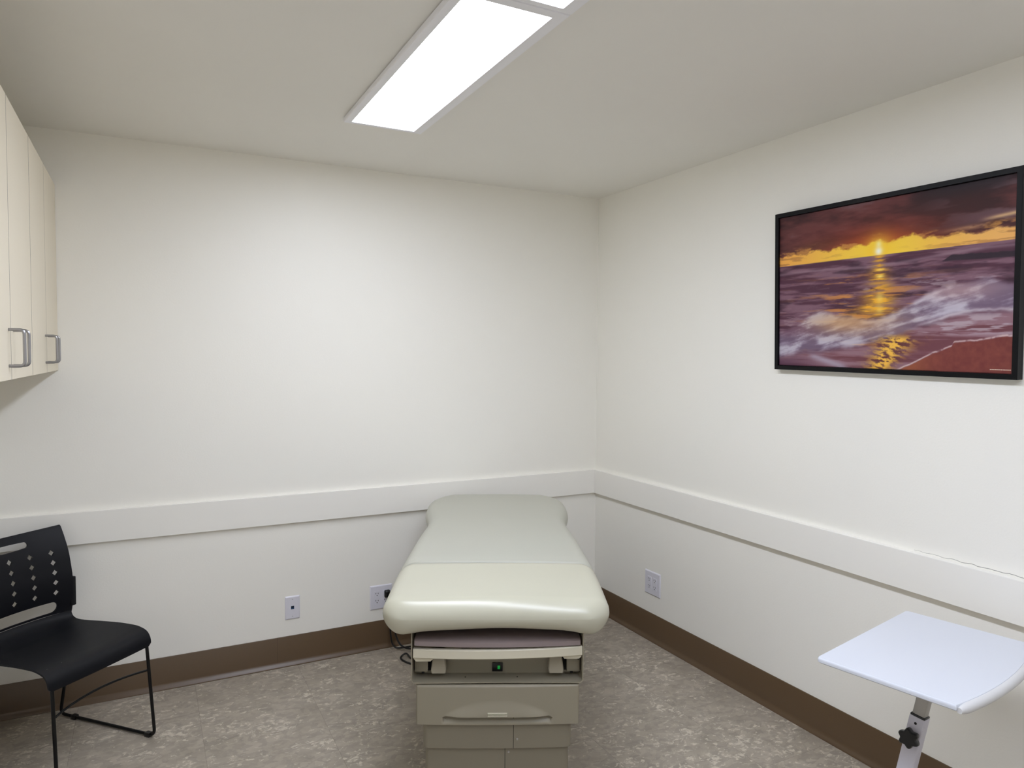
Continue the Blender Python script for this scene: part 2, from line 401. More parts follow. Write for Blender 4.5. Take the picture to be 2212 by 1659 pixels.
# ------------------------------------------------------------------ framed print
PY0, PY1, PZ0, PZ1 = -2.3101, -1.3725, 1.4606, 2.1030      # outer frame (y, z)
FWD = 0.0170
def frame_print():
    cyy, czz = (PY0 + PY1) / 2, (PZ0 + PZ1) / 2
    t = thing('framed_print', 'black framed sunset beach print hanging on the right wall', 'picture', (-.003, cyy, czz))
    t.rotation_euler = (math.radians(0.845), math.radians(-2.24), 0)
    hw, hh = (PY1 - PY0) / 2, (PZ1 - PZ0) / 2
    bm = bmesh.new()
    d0, d1 = -0.0105, -0.0400
    # mitred frame with a small inner step
    prof = [(0, d0), (0, d1 + .001), (.001, d1), (FWD - .001, d1), (FWD, d1 + .001), (FWD, d1 + .010), (FWD + .002, d1 + .010), (FWD + .002, d0)]
    rings = []
    for ins, dep in prof:
        rings.append([bm.verts.new((dep, sx_ * (hw - ins), sz * (hh - ins))) for sx_, sz in ((-1, -1), (1, -1), (1, 1), (-1, 1))])
    n = len(prof)
    for i in range(n):
        for j in range(4):
            bm.faces.new((rings[i][j], rings[i][(j + 1) % 4], rings[(i + 1) % n][(j + 1) % 4], rings[(i + 1) % n][j]))
    finish(bm, 'frame', M['frame'], t, smooth=0)
    bm = bmesh.new(); add_box(bm, -.0285, -.012, -hw + FWD, hw - FWD, -hh + FWD, hh - FWD)
    finish(bm, 'backing', M['dark_in'], t, smooth=0)
    # --- the print itself: a dense grid with a colour per point
    NX, NY = 440, 300
    u = np.linspace(0, 1, NX); v = np.linspace(0, 1, NY)
    U, V = np.meshgrid(u, v)
    rs = np.random.RandomState(7)
    def vnoise(x, y, seed):
        r = np.random.RandomState(seed); G = r.rand(64, 64)
        xi = np.floor(x).astype(int); yi = np.floor(y).astype(int); fx = x - xi; fy = y - yi
        fx = fx * fx * (3 - 2 * fx); fy = fy * fy * (3 - 2 * fy)
        g = lambda a, b_: G[a % 64, b_ % 64]
        return (g(xi, yi) * (1 - fx) + g(xi + 1, yi) * fx) * (1 - fy) + (g(xi, yi + 1) * (1 - fx) + g(xi + 1, yi + 1) * fx) * fy
    def fbm(x, y, seed, o=5, p=.55):
        s = 0; a = 1; tot = 0
        for k in range(o):
            s = s + a * vnoise(x * 2 ** k + 17 * k, y * 2 ** k + 5 * k, seed + k); tot += a; a *= p
        return s / tot
    def ss(a, b_, x): 
        t_ = np.clip((x - a) / (b_ - a), 0, 1); return t_ * t_ * (3 - 2 * t_)
    C = lambda *c: np.array(c, float)
    def mix(a, b_, k): return a * (1 - k[..., None]) + b_ * k[..., None]
    hz = 0.671 + 0.004 * U
    sunU = .495
    img = np.zeros((NY, NX, 3))
    # sky clouds
    cn = fbm(U * 3.2 + 0.6 * V, V * 9, 3, 6); cn2 = fbm(U * 7, V * 22 + 4, 31, 5)
    sky = mix(C(58, 34, 36) + 0 * img, C(104, 58, 58), ss(.35, .62, cn))
    sky = mix(sky, C(118, 92, 96), ss(.56, .74, cn) * ss(.35, .75, cn2) * .8)
    gl = np.exp(-(((U - sunU) / .30) ** 2 + ((V - .72) / .15) ** 2))
    sky = mix(sky, C(140, 48, 32), gl * .75)
    sky = mix(sky, C(196, 96, 40), np.exp(-(((U - sunU) / .17) ** 2 + ((V - .735) / .075) ** 2)) * .85)
    sky = mix(sky, C(112, 84, 92), ss(.55, 1, U) * ss(.74, .80, V) * ss(.4, .6, cn2) * .8)
    sky = mix(sky, C(44, 34, 40), ss(.90, 1.0, V) * ss(.55, .8, U) * (1 - ss(.93, 1, U) * .7))
    sky = mix(sky, C(110, 74, 44), np.exp(-((V - .775 - .03 * (cn - .5)) / .035) ** 2) * ss(.2, .0, abs(U - .2)) * .3)
    # upper edge of the bright strip
    bx = [0, .05, .082, .14, .196, .25, .311, .36, .405, .44, .469, .50, .532, .568, .60, .637, .66, .678, .72, .759, .81, .862, .93, 1.0]
    by = [.722, .733, .747, .738, .755, .741, .750, .738, .752, .742, .760, .758, .738, .752, .760, .774, .752, .734, .741, .727, .741, .731, .742, .741]
    edge = np.interp(U, bx, by) + (fbm(U * 30, V * 40, 90, 5, .65) - .5) * .040 + (fbm(U * 9, V * 8, 95, 3) - .5) * .02
    near = np.exp(-((U - sunU) / .33) ** 2)
    strip = mix(C(238, 168, 84) + 0 * img, C(254, 214, 70), near)
    strip = mix(strip, C(244, 190, 120), ss(.6, 1, U) * .6)
    strip = mix(strip, C(176, 118, 66), ss(.56, .66, fbm(U * 10, V * 60, 12, 4)) * (1 - near) * .75)
    k = ss(edge + .010, edge - .010, V)
    img = mix(sky, strip, k)
    # gold fringe clouds above strip
    fr = np.exp(-((V - edge - .012) / .018) ** 2) * ss(.5, .62, fbm(U * 14, V * 40, 51, 4))
    img = mix(img, C(222, 160, 76), fr * .7)
    st = np.exp(-((V - (.802 + .12 * (U - .96))) / .010) ** 2) * ss(.86, .95, U); img = mix(img, C(224, 184, 134), st * .85)
    st = np.exp(-((V - (.765 + .05 * (U - .9))) / .012) ** 2) * ss(.7, .85, U) * ss(.4, .6, cn2); img = mix(img, C(206, 156, 112), st * .7)
    # sun
    d = np.sqrt(((U - sunU)) ** 2 * 2.3 + ((V - .697)) ** 2)
    img = mix(img, C(255, 206, 50), np.exp(-(d / .085) ** 2) * .97)
    d2 = np.sqrt(((U - sunU)) ** 2 * 2.3 + ((V - .739)) ** 2); img = mix(img, C(255, 236, 150), np.exp(-(d2 / .020) ** 2))
    img = mix(img, C(255, 252, 235), np.exp(-(d / .026) ** 2))
    # sea
    s1 = fbm(U * 6 + V * 2, V * 46, 200, 5); s2 = fbm(U * 16, V * 70, 220, 4); s3 = fbm(U * 5, V * 16, 240, 5)
    sea = mix(C(84, 50, 66) + 0 * img, C(128, 94, 108), ss(.38, .66, s1))
    sea = mix(sea, C(58, 36, 50), ss(.55, .70, s3) * .7)
    sea = mix(sea, C(158, 132, 140), ss(.60, .74, s2) * ss(.66, .2, V) * .6)
    sea = mix(sea, C(150, 122, 134), np.exp(-((V - .615 - .03 * ss(.4, 1, U) - .006 * np.sin(U * 9)) / .009) ** 2) * .6)
    sea = mix(sea, C(170, 150, 158), ss(.60, .72, fbm(U * 9, V * 30, 260, 5)) * ss(.56, .48, V) * ss(.25, .5, U) * .7)
    # warm glints left of the sun path
    gw = np.exp(-((U - .42) / .26) ** 2) * ss(.62, .50, V) * ss(.55, .70, fbm(U * 7, V * 55, 270, 5))
    sea = mix(sea, C(214, 142, 70), gw * .9)
    wpath = .026 + .038 * ss(.66, .40, V) + .03 * ss(.4, .3, V)
    pth = np.exp(-((U - .498 + .02 * ss(.5, .3, V)) / wpath) ** 2) * ss(.29, .34, V)
    br = .22 + 1.0 * ss(.44, .62, fbm(U * 14, V * 75, 300, 5))
    for cv, sw in ((.587, .010), (.549, .013), (.51, .009), (.41, .035), (.35, .025)): br = br + .75 * np.exp(-((V - cv) / sw) ** 2)
    sea = mix(sea, C(236, 172, 50), np.clip(pth * br * .75, 0, 1))
    sea = mix(sea, C(255, 226, 110), np.clip(np.exp(-((U - .503) / .016) ** 2) * (np.exp(-((V - .549) / .010) ** 2) + .8 * np.exp(-((V - .587) / .006) ** 2) + .6 * np.exp(-((V - .42) / .03) ** 2) + .5 * np.exp(-((V - .35) / .02) ** 2)), 0, 1))
    # rocks at the right
    rk_t = np.interp(U, [.74, .757, .783, .865, 1.0], [.600, .606, .630, .625, .618]) + (fbm(U * 30, V * 0, 330, 3) - .5) * .01
    rk_b = np.interp(U, [.74, .80, .9, 1.0], [.600, .599, .592, .589])
    rk = ss(rk_b - .004, rk_b + .004, V) * ss(rk_t + .003, rk_t - .003, V) * ss(.745, .757, U)
    sea = mix(sea, C(48, 36, 46), rk * .92)
    img = mix(img, sea, ss(hz + .0015, hz - .0015, V))
    # foreground wave
    ft = np.interp(U, [0, .06, .123, .214, .28, .343, .451, .539, .628, .701, .766, .844, .918, 1.0], [.231, .262, .295, .352, .335, .314, .292, .322, .376, .437, .453, .476, .493, .462]) + (fbm(U * 10, V * 3, 400, 4) - .5) * .04
    fb = np.interp(U, [0, .124, .238, .413, .572, .66, .77, .874, 1.0], [.050, .094, .100, .134, .186, .243, .295, .321, .314]) + (fbm(U * 12, V * 3, 420, 4) - .5) * .035
    low = ss(fb + .03, fb - .03, V)
    wet = mix(C(112, 66, 74) + 0 * img, C(146, 110, 120), ss(.4, .65, fbm(U * 4 + V, V * 34, 430, 5)))
    wet = mix(wet, C(84, 52, 74), ss(.35, .0, U) * ss(.12, .0, V) * .8)
    wet = mix(wet, C(172, 158, 174), np.exp(-((V - (.07 - .42 * (U - .19))) / .022) ** 2) * ss(.14, .2, U) * ss(.40, .32, U) * .85)
    wet = mix(wet, C(186, 170, 178), ss(.5, .62, fbm(U * 9, V * 60, 440, 4)) * ss(.55, .75, U) * ss(.19, .215, V) * .75)
    img = mix(img, wet, low)
    foam = ss(fb - .02, fb + .035, V) * ss(ft + .018, ft - .018, V)
    fn = fbm(U * 9 + V * 5, V * 13 - U * 5, 450, 6)
    fn = .6 * fn + .4 * fbm(U * 5 + V * 3, V * 40 - U * 16, 455, 5)
    fc = mix(C(116, 98, 120) + 0 * img, C(196, 190, 204), ss(.38, .62, fn))
    fc = mix(fc, C(214, 164, 108), np.exp(-(((U - .36) / .20) ** 2 + ((V - .285) / .07) ** 2)) * .75)
    fc = mix(fc, C(232, 190, 180), np.exp(-(((U - .80) / .16) ** 2 + ((V - .44) / .05) ** 2)) * .45)
    fc = mix(fc, C(120, 80, 96), ss(.62, .45, fn) * ss(.28, .10, U) * ss(.16, .25, V) * .6)
    img = mix(img, fc, foam * .92)
    img = mix(img, C(214, 204, 210), np.exp(-((V - fb + .0 - .012) / .008) ** 2) * ss(.62, .72, U) * .5)
    # golden ripples
    gd = np.exp(-((U - (.50 + .45 * V)) / (.052 + .12 * V)) ** 2) * ss(.215, .17, V)
    rp = ss(.40, .62, fbm(U * 45 + V * 22, V * 95 + U * 12, 500, 4))
    img = mix(img, C(96, 52, 46), gd * .8)
    img = mix(img, C(240, 186, 76), np.clip(gd * rp * 1.15, 0, 1))
    # sand
    sb = np.interp(U, [.56, .582, .664, .72, .79, .80, .878, .951, 1.0], [-.02, -.002, .052, .095, .136, .158, .167, .186, .193]) + (fbm(U * 40, V * 0, 520, 3) - .5) * .008
    sn = ss(sb + .002, sb - .002, V) * ss(.565, .59, U)
    sand = mix(C(112, 52, 50) + 0 * img, C(134, 70, 60), fbm(U * 60, V * 40, 530, 3))
    sand = mix(sand, C(168, 100, 62), np.exp(-((U - .62) / .08) ** 2) * .6)
    img = mix(img, sand, sn)
    lace = np.exp(-((V - sb - .006) / .0045) ** 2) * ss(.57, .6, U); img = mix(img, C(232, 210, 204), lace * ss(.12, .4, fbm(U * 60, V * 60, 540, 2)) * .75)
    img = np.clip(img, 0, 255) / 255.0
    linr = np.where(img <= .04045, img / 12.92, ((img + .055) / 1.055) ** 2.4)
    me = bpy.data.meshes.new('print')
    yy = (hw - FWD + .001) - (2 * hw - 2 * FWD + .002) * U; zz = -(hh - FWD + .001) + (2 * hh - 2 * FWD + .002) * V
    co = np.stack([np.full_like(U, -.0300), yy, zz], -1).reshape(-1, 3)
    idx = np.arange(NX * NY).reshape(NY, NX)
    q4 = np.stack([idx[:-1, :-1], idx[1:, :-1], idx[1:, 1:], idx[:-1, 1:]], -1).reshape(-1, 4)
    me.vertices.add(len(co)); me.vertices.foreach_set('co', co.ravel())
    me.loops.add(q4.size); me.loops.foreach_set('vertex_index', q4.ravel().astype(np.int32))
    me.polygons.add(len(q4)); me.polygons.foreach_set('loop_start', np.arange(0, q4.size, 4, dtype=np.int32))
    me.update(calc_edges=True)
    ca = me.color_attributes.new('ink', 'FLOAT_COLOR', 'POINT')
    ca.data.foreach_set('color', np.concatenate([linr.reshape(-1, 3), np.ones((NX * NY, 1))], 1).ravel())
    pm = bpy.data.materials.new('sunset_print_ink'); pm.use_nodes = True; nt = pm.node_tree
    b = nt.nodes['Principled BSDF']; b.inputs['Roughness'].default_value = .55; b.inputs['Specular IOR Level'].default_value = 0.25
    at = nt.nodes.new('ShaderNodeVertexColor'); at.layer_name = 'ink'
    gm = nt.nodes.new('ShaderNodeBrightContrast'); gm.inputs['Bright'].default_value = 0.0
    nt.links.new(at.outputs['Color'], gm.inputs['Color']); nt.links.new(gm.outputs['Color'], b.inputs['Base Color'])
    pr_ = link('print', me, pm, t)
    # unreadable one-line caption at the lower right corner
    bm = bmesh.new(); y = -hw + FWD + .006; rr = random.Random(2)
    ye = y + .062
    while y < ye:
        wd = rr.choice([.0016, .0022, .0030]); add_box(bm, -.0304, -.0302, y, y + wd, -hh + FWD + .0105, -hh + FWD + .0135); y += wd + .0008
    finish(bm, 'caption', M['caption'], pr_, smooth=0)
frame_print()

# ------------------------------------------------------------------ wall plates
def sockets(t, centres, fn):
    """duplex receptacles; fn(a, b, d) -> world local xyz with a sideways, b up, d outwards"""
    for (a, b) in centres:
        bm = bmesh.new()
        add_prism(bm, rounded(.033, .067, .003, 3, a, b), fn, .0035, .0078)
        r = finish(bm, 'receptacle', M['plate'], t)
        bm = bmesh.new()
        for dz in (.0185, -.0185):
            for da, hh_ in ((-.0062, .0078), (.0062, .0066)):
                add_prism(bm, [(a + da - .0013, b + dz), (a + da + .0013, b + dz), (a + da + .0013, b + dz + hh_), (a + da - .0013, b + dz + hh_)], fn, .0077, .0082)
            add_prism(bm, [(a + .0024 * math.cos(k), b + dz - .0068 + .0028 * math.sin(k)) for k in np.linspace(0, 2 * math.pi, 11)[:-1]], fn, .0077, .0082)
        finish(bm, 'slots', M['slot'], r, smooth=0)

def plate(bm, w_, h_, fn, t=.006):
    def ring(ins, d): return [bm.verts.new(fn(a, b, d)) for a, b in rounded(w_ - 2 * ins, h_ - 2 * ins, max(.0006, .003 - ins), 3)]
    R = [ring(0, 0), ring(0, .0018), ring(.0035, t - .0008), ring(.0055, t)]
    for i in range(3):
        n = len(R[i])
        for j in range(n): bm.faces.new((R[i][j], R[i][(j + 1) % n], R[i + 1][(j + 1) % n], R[i + 1][j]))
    bm.faces.new(R[-1]); bm.faces.new(R[0][::-1])

def fnb(a, b, d): return (a, -d, b)
def fnr(a, b, d): return (-d, -a, b)

t = thing('data_wall_plate', 'small white wall plate with a single blue data jack on the back wall', 'wall plate', (-1.7663, 0, .2826))
bm = bmesh.new(); plate(bm, .0700, .1140, fnb); finish(bm, 'cover', M['plate'], t)
bm = bmesh.new(); add_prism(bm, rounded(.0150, .0160, .001, 2, 0, .001), fnb, .0055, .0066)
j = finish(bm, 'jack', M['jack'], t, smooth=0)
bm = bmesh.new(); add_prism(bm, [(-.0055, .0005), (.0055, .0005), (.0055, .0070), (-.0055, .0070)], fnb, .0063, .0069); finish(bm, 'opening', M['jack_hole'], j, smooth=0)
for b in (.0415, -.0415):
    bm = bmesh.new(); add_cyl(bm, (0, -.0062, b), (0, 1, 0), .0028, .0016, 14); finish(bm, 'screw', M['plate_screw'], t)

t = thing('double_outlet', 'wide white outlet plate on the back wall partly hidden by the exam table', 'outlet', (-1.3225, 0, .2675))
bm = bmesh.new(); plate(bm, .1170, .1250, fnb); finish(bm, 'cover', M['plate'], t)
sockets(t, [(-.0230, 0), (.0230, 0)], fnb)

t = thing('four_socket_outlet', 'white four-socket outlet plate low on the right wall', 'outlet', (0, -.5515, .3075))
bm = bmesh.new(); plate(bm, .1270, .1270, fnr); finish(bm, 'cover', M['plate'], t)
sockets(t, [(-.0230, 0), (.0230, 0)], fnr)

# ------------------------------------------------------------------ cables
def cable(name, label, pts, plug_at=None):
    t = thing(name, label, 'cable', pts[-1] if False else (pts[0][0], pts[0][1], 0))
    off = -Vector(t.location)
    bm = bmesh.new(); add_tube(bm, [p + off for p in smooth_path(pts, 10)], .0046, 10); finish(bm, 'cord', M['black_plastic'], t)
    if plug_at:
        bm = bmesh.new(); px, pz = plug_at
        def fn(a, b, d): return (px + a + off.x, -d + off.y, pz + b + off.z)
        R = []
        for ins, d in ((0.001, .0082), (0, .010), (0, .022), (.004, .027), (.008, .029)):
            R.append([bm.verts.new(fn(a, b, d)) for a, b in rounded(.029 - 2 * ins, .038 - 2 * ins, .006 if ins < .004 else .004, 4)])
        for i in range(len(R) - 1):
            n = len(R[i])
            for k in range(n): bm.faces.new((R[i][k], R[i][(k + 1) % n], R[i + 1][(k + 1) % n], R[i + 1][k]))
        bm.faces.new(R[-1]); bm.faces.new(R[0][::-1])
        finish(bm, 'plug', M['black_plastic'], t, smooth=50)
PX = -1.2935
g = .0046
cable('power_cord', 'black power cord from the wide outlet looped on the floor behind the exam table',
      [(PX, -.030, .272), (-1.293, -.045, .24), (-1.291, -.058, .16), (-1.289, -.056, .09), (-1.280, -.060, .035), (-1.262, -.072, .015), (-1.235, -.084, .015), (-1.20, -.080, .012),
       (-1.13, -.080, g), (-1.05, -.10, g), (-1.0, -.17, g), (-1.05, -.235, g), (-1.15, -.27, g), (-1.225, -.215, g), (-1.240, -.160, .0145), (-1.270, -.165, g), (-1.274, -.205, g),
       (-1.250, -.262, g), (-1.20, -.31, g), (-1.12, -.325, g), (-1.02, -.29, g), (-.955, -.20, g), (-.99, -.10, .0145), (-1.07, -.135, .0145), (-1.15, -.118, .0145), (-1.205, -.112, .0145), (-1.236, -.100, .026),
       (-1.250, -.078, .040), (-1.262, -.060, .075), (-1.266, -.055, .11), (-1.268, -.045, .20), (-1.272, -.03, .238)], (PX, .284))

# ------------------------------------------------------------------ exam table
TA = math.radians(26.0)
def make_exam_table():
    T = thing('exam_table', 'cream upholstered medical exam table standing on a grey-beige telescoping base', 'exam table', (-1.406, -1.531, 0), -TA)
    # upholstery -------------------------------------------------
    YF, YS, YB = -.055, .372, 1.525
    wy = [YF, .0, .08, .18, .30, .372, .50, .65, .80, .92, .99, 1.04, 1.10, 1.18, 1.28, 1.36, 1.44, YB]
    ww = [.362, .362, .362, .363, .363, .361, .354, .345, .335, .322, .315, .317, .330, .346, .350, .348, .340, .33]
    def plan(y, c0, rc0, c1, rc1):
        w_ = float(np.interp(y, wy, ww))
        # smooth the polyline a little
        w_ = float(np.mean([np.interp(y + d, wy, ww) for d in (-.05, -.025, 0, .025, .05)]))
        if rc0 and y - c0 < rc0: w_ -= rc0 - math.sqrt(max(0, rc0 ** 2 - (rc0 - (y - c0)) ** 2))
        if rc1 and c1 - y < rc1: w_ -= rc1 - math.sqrt(max(0, rc1 ** 2 - (rc1 - (c1 - y)) ** 2))
        return w_
    def top(y): return .752 + (max(0, y - .45) ** 1.0) * .030
    def cushion(name, y0, y1, front_r, back_r, rc0, rc1, m, prof_r, seamcurve=0, bot_front=False):
        bm = bmesh.new(); thick = .102 if bot_front else .094
        ys = []
        for k in range(15): ys.append(y0 + front_r * (1 - math.cos(k / 14 * math.pi / 2)))
        n = int((y1 - y0) / .022)
        for k in range(1, n): 
            y = y0 + front_r + (y1 - back_r - y0 - front_r) * k / n; ys.append(y)
        for k in range(15): ys.append(y1 - back_r + back_r * math.sin(k / 14 * math.pi / 2))
        rings = []
        for y in ys:
            e0, e1 = y - y0, y1 - y; h = 1.0
            if e0 < front_r: h = math.sqrt(max(0, 1 - ((front_r - e0) / front_r) ** 2))
            if e1 < back_r: h = min(h, math.sqrt(max(0, 1 - ((back_r - e1) / back_r) ** 2)))
            h = max(h, .004)
            W = plan(y, y0, rc0, y1, rc1)
            zc = top(y) - .046 if not bot_front else top(y) - thick / 2; hh = thick / 2 * h; r = min(prof_r, hh * 1.0)
            rx = min(W * .3, .058)
            ring = []
            def zx(x, z, side):
                # crown on top, droop of the rolled front corners underneath
                if side > 0: z += .004 * (1 - (x / W) ** 2) * h
                else:
                    fr = math.exp(-max(0, y - y0) / .12) if bot_front else 0
                    z += h * fr * (.007 * math.exp(-(x / .20) ** 2) - .018 * math.exp(-((abs(x) - .300) / .055) ** 2))
                if bot_front: z += h * .0035 * math.sin(x * 13 + 1.2) * math.exp(-max(0, y - y0) / .10)
                return z
            K = 10; Mx = 22
            for k in range(Mx + 1):
                x = -(W - rx) + 2 * (W - rx) * k / Mx; ring.append((x, zx(x, zc + hh, 1)))
            for k in range(1, 2 * K):
                a = math.pi / 2 - k / (2 * K) * math.pi
                x = W - rx + rx * math.cos(a) ** .9 if math.cos(a) > 0 else W - rx
                z = zc + hh * math.sin(a); s_ = 1 if z > zc else -1
                f_ = abs(math.sin(a)); ring.append((x, zc + (zx(x, zc + s_ * hh, s_) - zc) * f_ * (1) if f_ > 0 else zc))
            for k in range(Mx + 1):
                x = (W - rx) - 2 * (W - rx) * k / Mx; ring.append((x, zx(x, zc - hh, -1)))
            for k in range(1, 2 * K):
                a = -math.pi / 2 - k / (2 * K) * math.pi
                cx_ = abs(math.cos(a)); x = -(W - rx) - rx * cx_ ** .9
                z = zc + hh * math.sin(a); s_ = 1 if z > zc else -1
                f_ = abs(math.sin(a)); ring.append((x, zc + (zx(x, zc + s_ * hh, s_) - zc) * f_))
            sc_ = seamcurve
            out = []
            for x, z in ring:
                yy = y; x -= .0055 * math.exp(-max(0, y - y0) / .25) if bot_front else 0
                out.append(bm.verts.new((x, yy, z)))
            rings.append(out)
        n = len(rings[0])
        for i in range(len(rings) - 1):
            for j in range(n): bm.faces.new((rings[i][j], rings[i][(j + 1) % n], rings[i + 1][(j + 1) % n], rings[i + 1][j]))
        for R in (rings[0][::-1], rings[-1]): bm.faces.new(R)
        return finish(bm, name, m, T, smooth=75)
    cushion('seat_cushion', YF, YS, .062, .012, .080, .03, M['vinyl'], .05, bot_front=True)
    cushion('back_cushion', YS + .0005, YB, .012, .05, .03, .17, M['vinyl_back'], .05)
    # deck under the upholstery
    bm = bmesh.new(); add_box(bm, -.255, .255, .06, 1.42, .643, .6575, .003)
    finish(bm, 'deck', M['dark_in'], T)
    # upper housing : open box with thin flanges ------------------------------
    bm = bmesh.new(); Wd = .2735; th = .0035
    def U_(a, b, d): return (a, d, b)
    sec = [(-Wd, .643), (-Wd, .486), (-Wd + .008, .4775), (0, .4790), (Wd - .008, .4775), (Wd, .486), (Wd, .643), (Wd - th, .643), (Wd - th, .488), (Wd - .010, .4812), (0, .4825), (-Wd + .010, .4812), (-Wd + th, .488), (-Wd + th, .643)]
    add_prism(bm, sec, U_, -.004, 1.32)
    add_box(bm, -.2705, .2705, .062, .070, .482, .598); add_box(bm, -.2705, .2705, 1.31, 1.318, .482, .642)
    finish(bm, 'upper_housing', M['tablebody'], T)
    bm = bmesh.new(); add_box(bm, -.2698, .2698, .21, .215, .598, .6425); add_box(bm, -.2698, .2698, .071, .21, .590, .600); finish(bm, 'shade_plate', M['dark_in'], T, smooth=0)  # black plates put in for the deep shade under the cushion
    for x, nm in ((-.103, 0), (.064, 1)):
        bm = bmesh.new(); add_cyl(bm, (x, .030, .4829), (0, 0, 1), .002, .0016, 10); finish(bm, 'rivet', M['dark_in'], T)
    bow = lambda x, k=.018: -k * (1 - (x / .27) ** 2)
    # leg rest pad
    rows = []
    xs = np.linspace(-.2635, .2635, 41)
    prof = [(.010, .596), (.0015, .5975), (-.001, .600), (.000, .613), (.003, .6155), (.012, .6170), (.03, .6185), (.05, .6195), (.08, .620), (.13, .620), (.20, .620), (.20, .606), (.010, .596)]
    for x in xs:
        e = 1 - (abs(x) / .2635) ** 6 * .25
        dome = 1 - (x / .2635) ** 2
        rows.append([(x, y + bow(x), (z if z < .6 else z + (.002 * dome if y > .004 else 0)) - (0.0 if z < .62 else (1 - e) * .02)) for y, z in prof])
    bm = bmesh.new(); V = grid_mesh(bm, rows); bm.faces.new([v for v in V[0][:-1]]); bm.faces.new([v for v in V[-1][:-1]][::-1])
    bmesh.ops.remove_doubles(bm, verts=bm.verts[:], dist=1e-6)
    finish(bm, 'leg_rest_pad', M['footpad'], T, smooth=35)
    # bar in front of it
    rows = []
    prof = [(.012, .592), (-.004, .5935), (-.0065, .591), (-.0075, .567), (-.005, .5645), (.012, .5645), (.012, .592)]
    for x in np.linspace(-.2665, .2685, 41): rows.append([(x, y + bow(x, .020), z + .0035 * x / .27 * 1.0) for y, z in prof])
    bm = bmesh.new(); V = grid_mesh(bm, rows); bm.faces.new(V[0][:-1]); bm.faces.new(V[-1][:-1][::-1])
    bmesh.ops.remove_doubles(bm, verts=bm.verts[:], dist=1e-6)
    bar = finish(bm, 'leg_rest_bar', M['tablebar'], T, smooth=35)
    for s in (-1, 1):
        bm = bmesh.new(); c = s * .2355
        z_ = .5645 + .0035 * s
        add_prism(bm, [(c - .031, z_), (c + .031, z_), (c + .031, z_ - .006), (c + .023, z_ - .013), (c - .023, z_ - .013), (c - .031, z_ - .002)], U_, -.001, .016)
        finish(bm, 'end_tab', M['tablebar'], bar, smooth=0)
    bm = bmesh.new(); add_prism(bm, [(-.118, .564), (.118, .564), (.108, .551), (.092, .5455), (-.092, .5455), (-.108, .551)], U_, .030, .0625)
    finish(bm, 'bracket', M['stirrup'], T)
    # stirrups and their boxes
    for s in (-1, 1):
        bm = bmesh.new()
        rows = []
        for k in range(9):
            f = k / 8; z = .568 - f * (.568 - .4985)
            w0 = .0175 + .0080 * f; cxx = s * (.188 + .001 * f)
            ydepth = .040 - .018 * f
            if k == 8: w0 -= .003
            rows.append([(cxx - w0, .058, z), (cxx - w0, ydepth + .003, z), (cxx - w0 + .003, ydepth, z), (cxx + w0 - .003, ydepth, z), (cxx + w0, ydepth + .003, z), (cxx + w0, .058, z), (cxx - w0, .058, z)])
        V = grid_mesh(bm, rows); bm.faces.new(V[0][:-1]); bm.faces.new(V[-1][:-1][::-1])
        bmesh.ops.remove_doubles(bm, verts=bm.verts[:], dist=1e-6)
        finish(bm, 'stirrup', M['stirrup'], T, smooth=35)
        bm = bmesh.new(); x0, x1 = sorted((s * .2245, s * .2665)); add_box(bm, x0, x1, .036, .061, .498, .545, .0012)
        bx = finish(bm, 'stirrup_box', M['tablebody'], T)
        bm = bmesh.new(); add_cyl(bm, (s * .2615, .036, .5395), (0, 1, 0), .0034, .003, 14); finish(bm, 'bolt', M['black_plastic'], bx)
        bm = bmesh.new(); add_cyl(bm, (s * .2400, .042, .4945), (0, 0, 1), .0045, .007, 12); finish(bm, 'knob', M['black_plastic'], bx)
        bm = bmesh.new(); x0, x1 = sorted((s * .2115, s * .2715)); add_box(bm, x0, x1, .056, .0618, .4935, .5495)
        finish(bm, 'recess', M['dark_in'], T, smooth=0)
    # power switch
    bm = bmesh.new(); add_box(bm, -.0170, .0170, .0565, .0625, .4885, .5165, .0008); sw = finish(bm, 'power_switch', M['black_plastic'], T)
    bm = bmesh.new(); add_box(bm, .0005, .0085, .0555, .0570, .4965, .5080, .0008); finish(bm, 'indicator', M['switch_glow'], sw)
    # dark gap
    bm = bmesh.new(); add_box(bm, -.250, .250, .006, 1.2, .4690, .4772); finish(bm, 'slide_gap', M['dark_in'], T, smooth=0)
    # drawer front with a scooped pull
    xs = np.linspace(-.2575, .2605, 130); zs = np.linspace(.3460, .4735, 66)
    def sst(a, b, x): 
        t_ = min(1, max(0, (x - a) / (b - a))); return t_ * t_ * (3 - 2 * t_)
    rows = []
    for z in zs:
        row = []
        for x in xs:
            y = -.004 - .007 * (1 - (x / .26) ** 2)
            ex = min(x + .2575, .2605 - x); ez = min(.4735 - z, 1)
            if ex < .005: y += .005 - math.sqrt(max(0, .005 ** 2 - (.005 - ex) ** 2))
            if ez < .008: y += .008 - math.sqrt(max(0, .008 ** 2 - (.008 - ez) ** 2))
            # swelling above the pull
            a = (x / .175); arc = .372 + .055 * max(0, 1 - a * a)
            if abs(a) < 1: y -= .010 * (1 - sst(.0, 1.0, (z - .372) / max(1e-4, arc - .372 + .004))) * sst(1, .65, abs(a)) * (1 if z > .3740 else 0)
            # recess under it
            e = .1735 - abs(x); topz = .3740 - (.006 * max(0, 1 - e / .012) if e < .012 else 0)
            if e > 0 and z <= topz:
                dz = (topz - z) / .0230
                y += .020 * max(0, 1 - dz) ** 1.2 * min(1, e / .006)
            row.append((x, y, z))
        rows.append(row)
    bm = bmesh.new(); V = grid_mesh(bm, rows)
    nx = len(xs); bk = .02
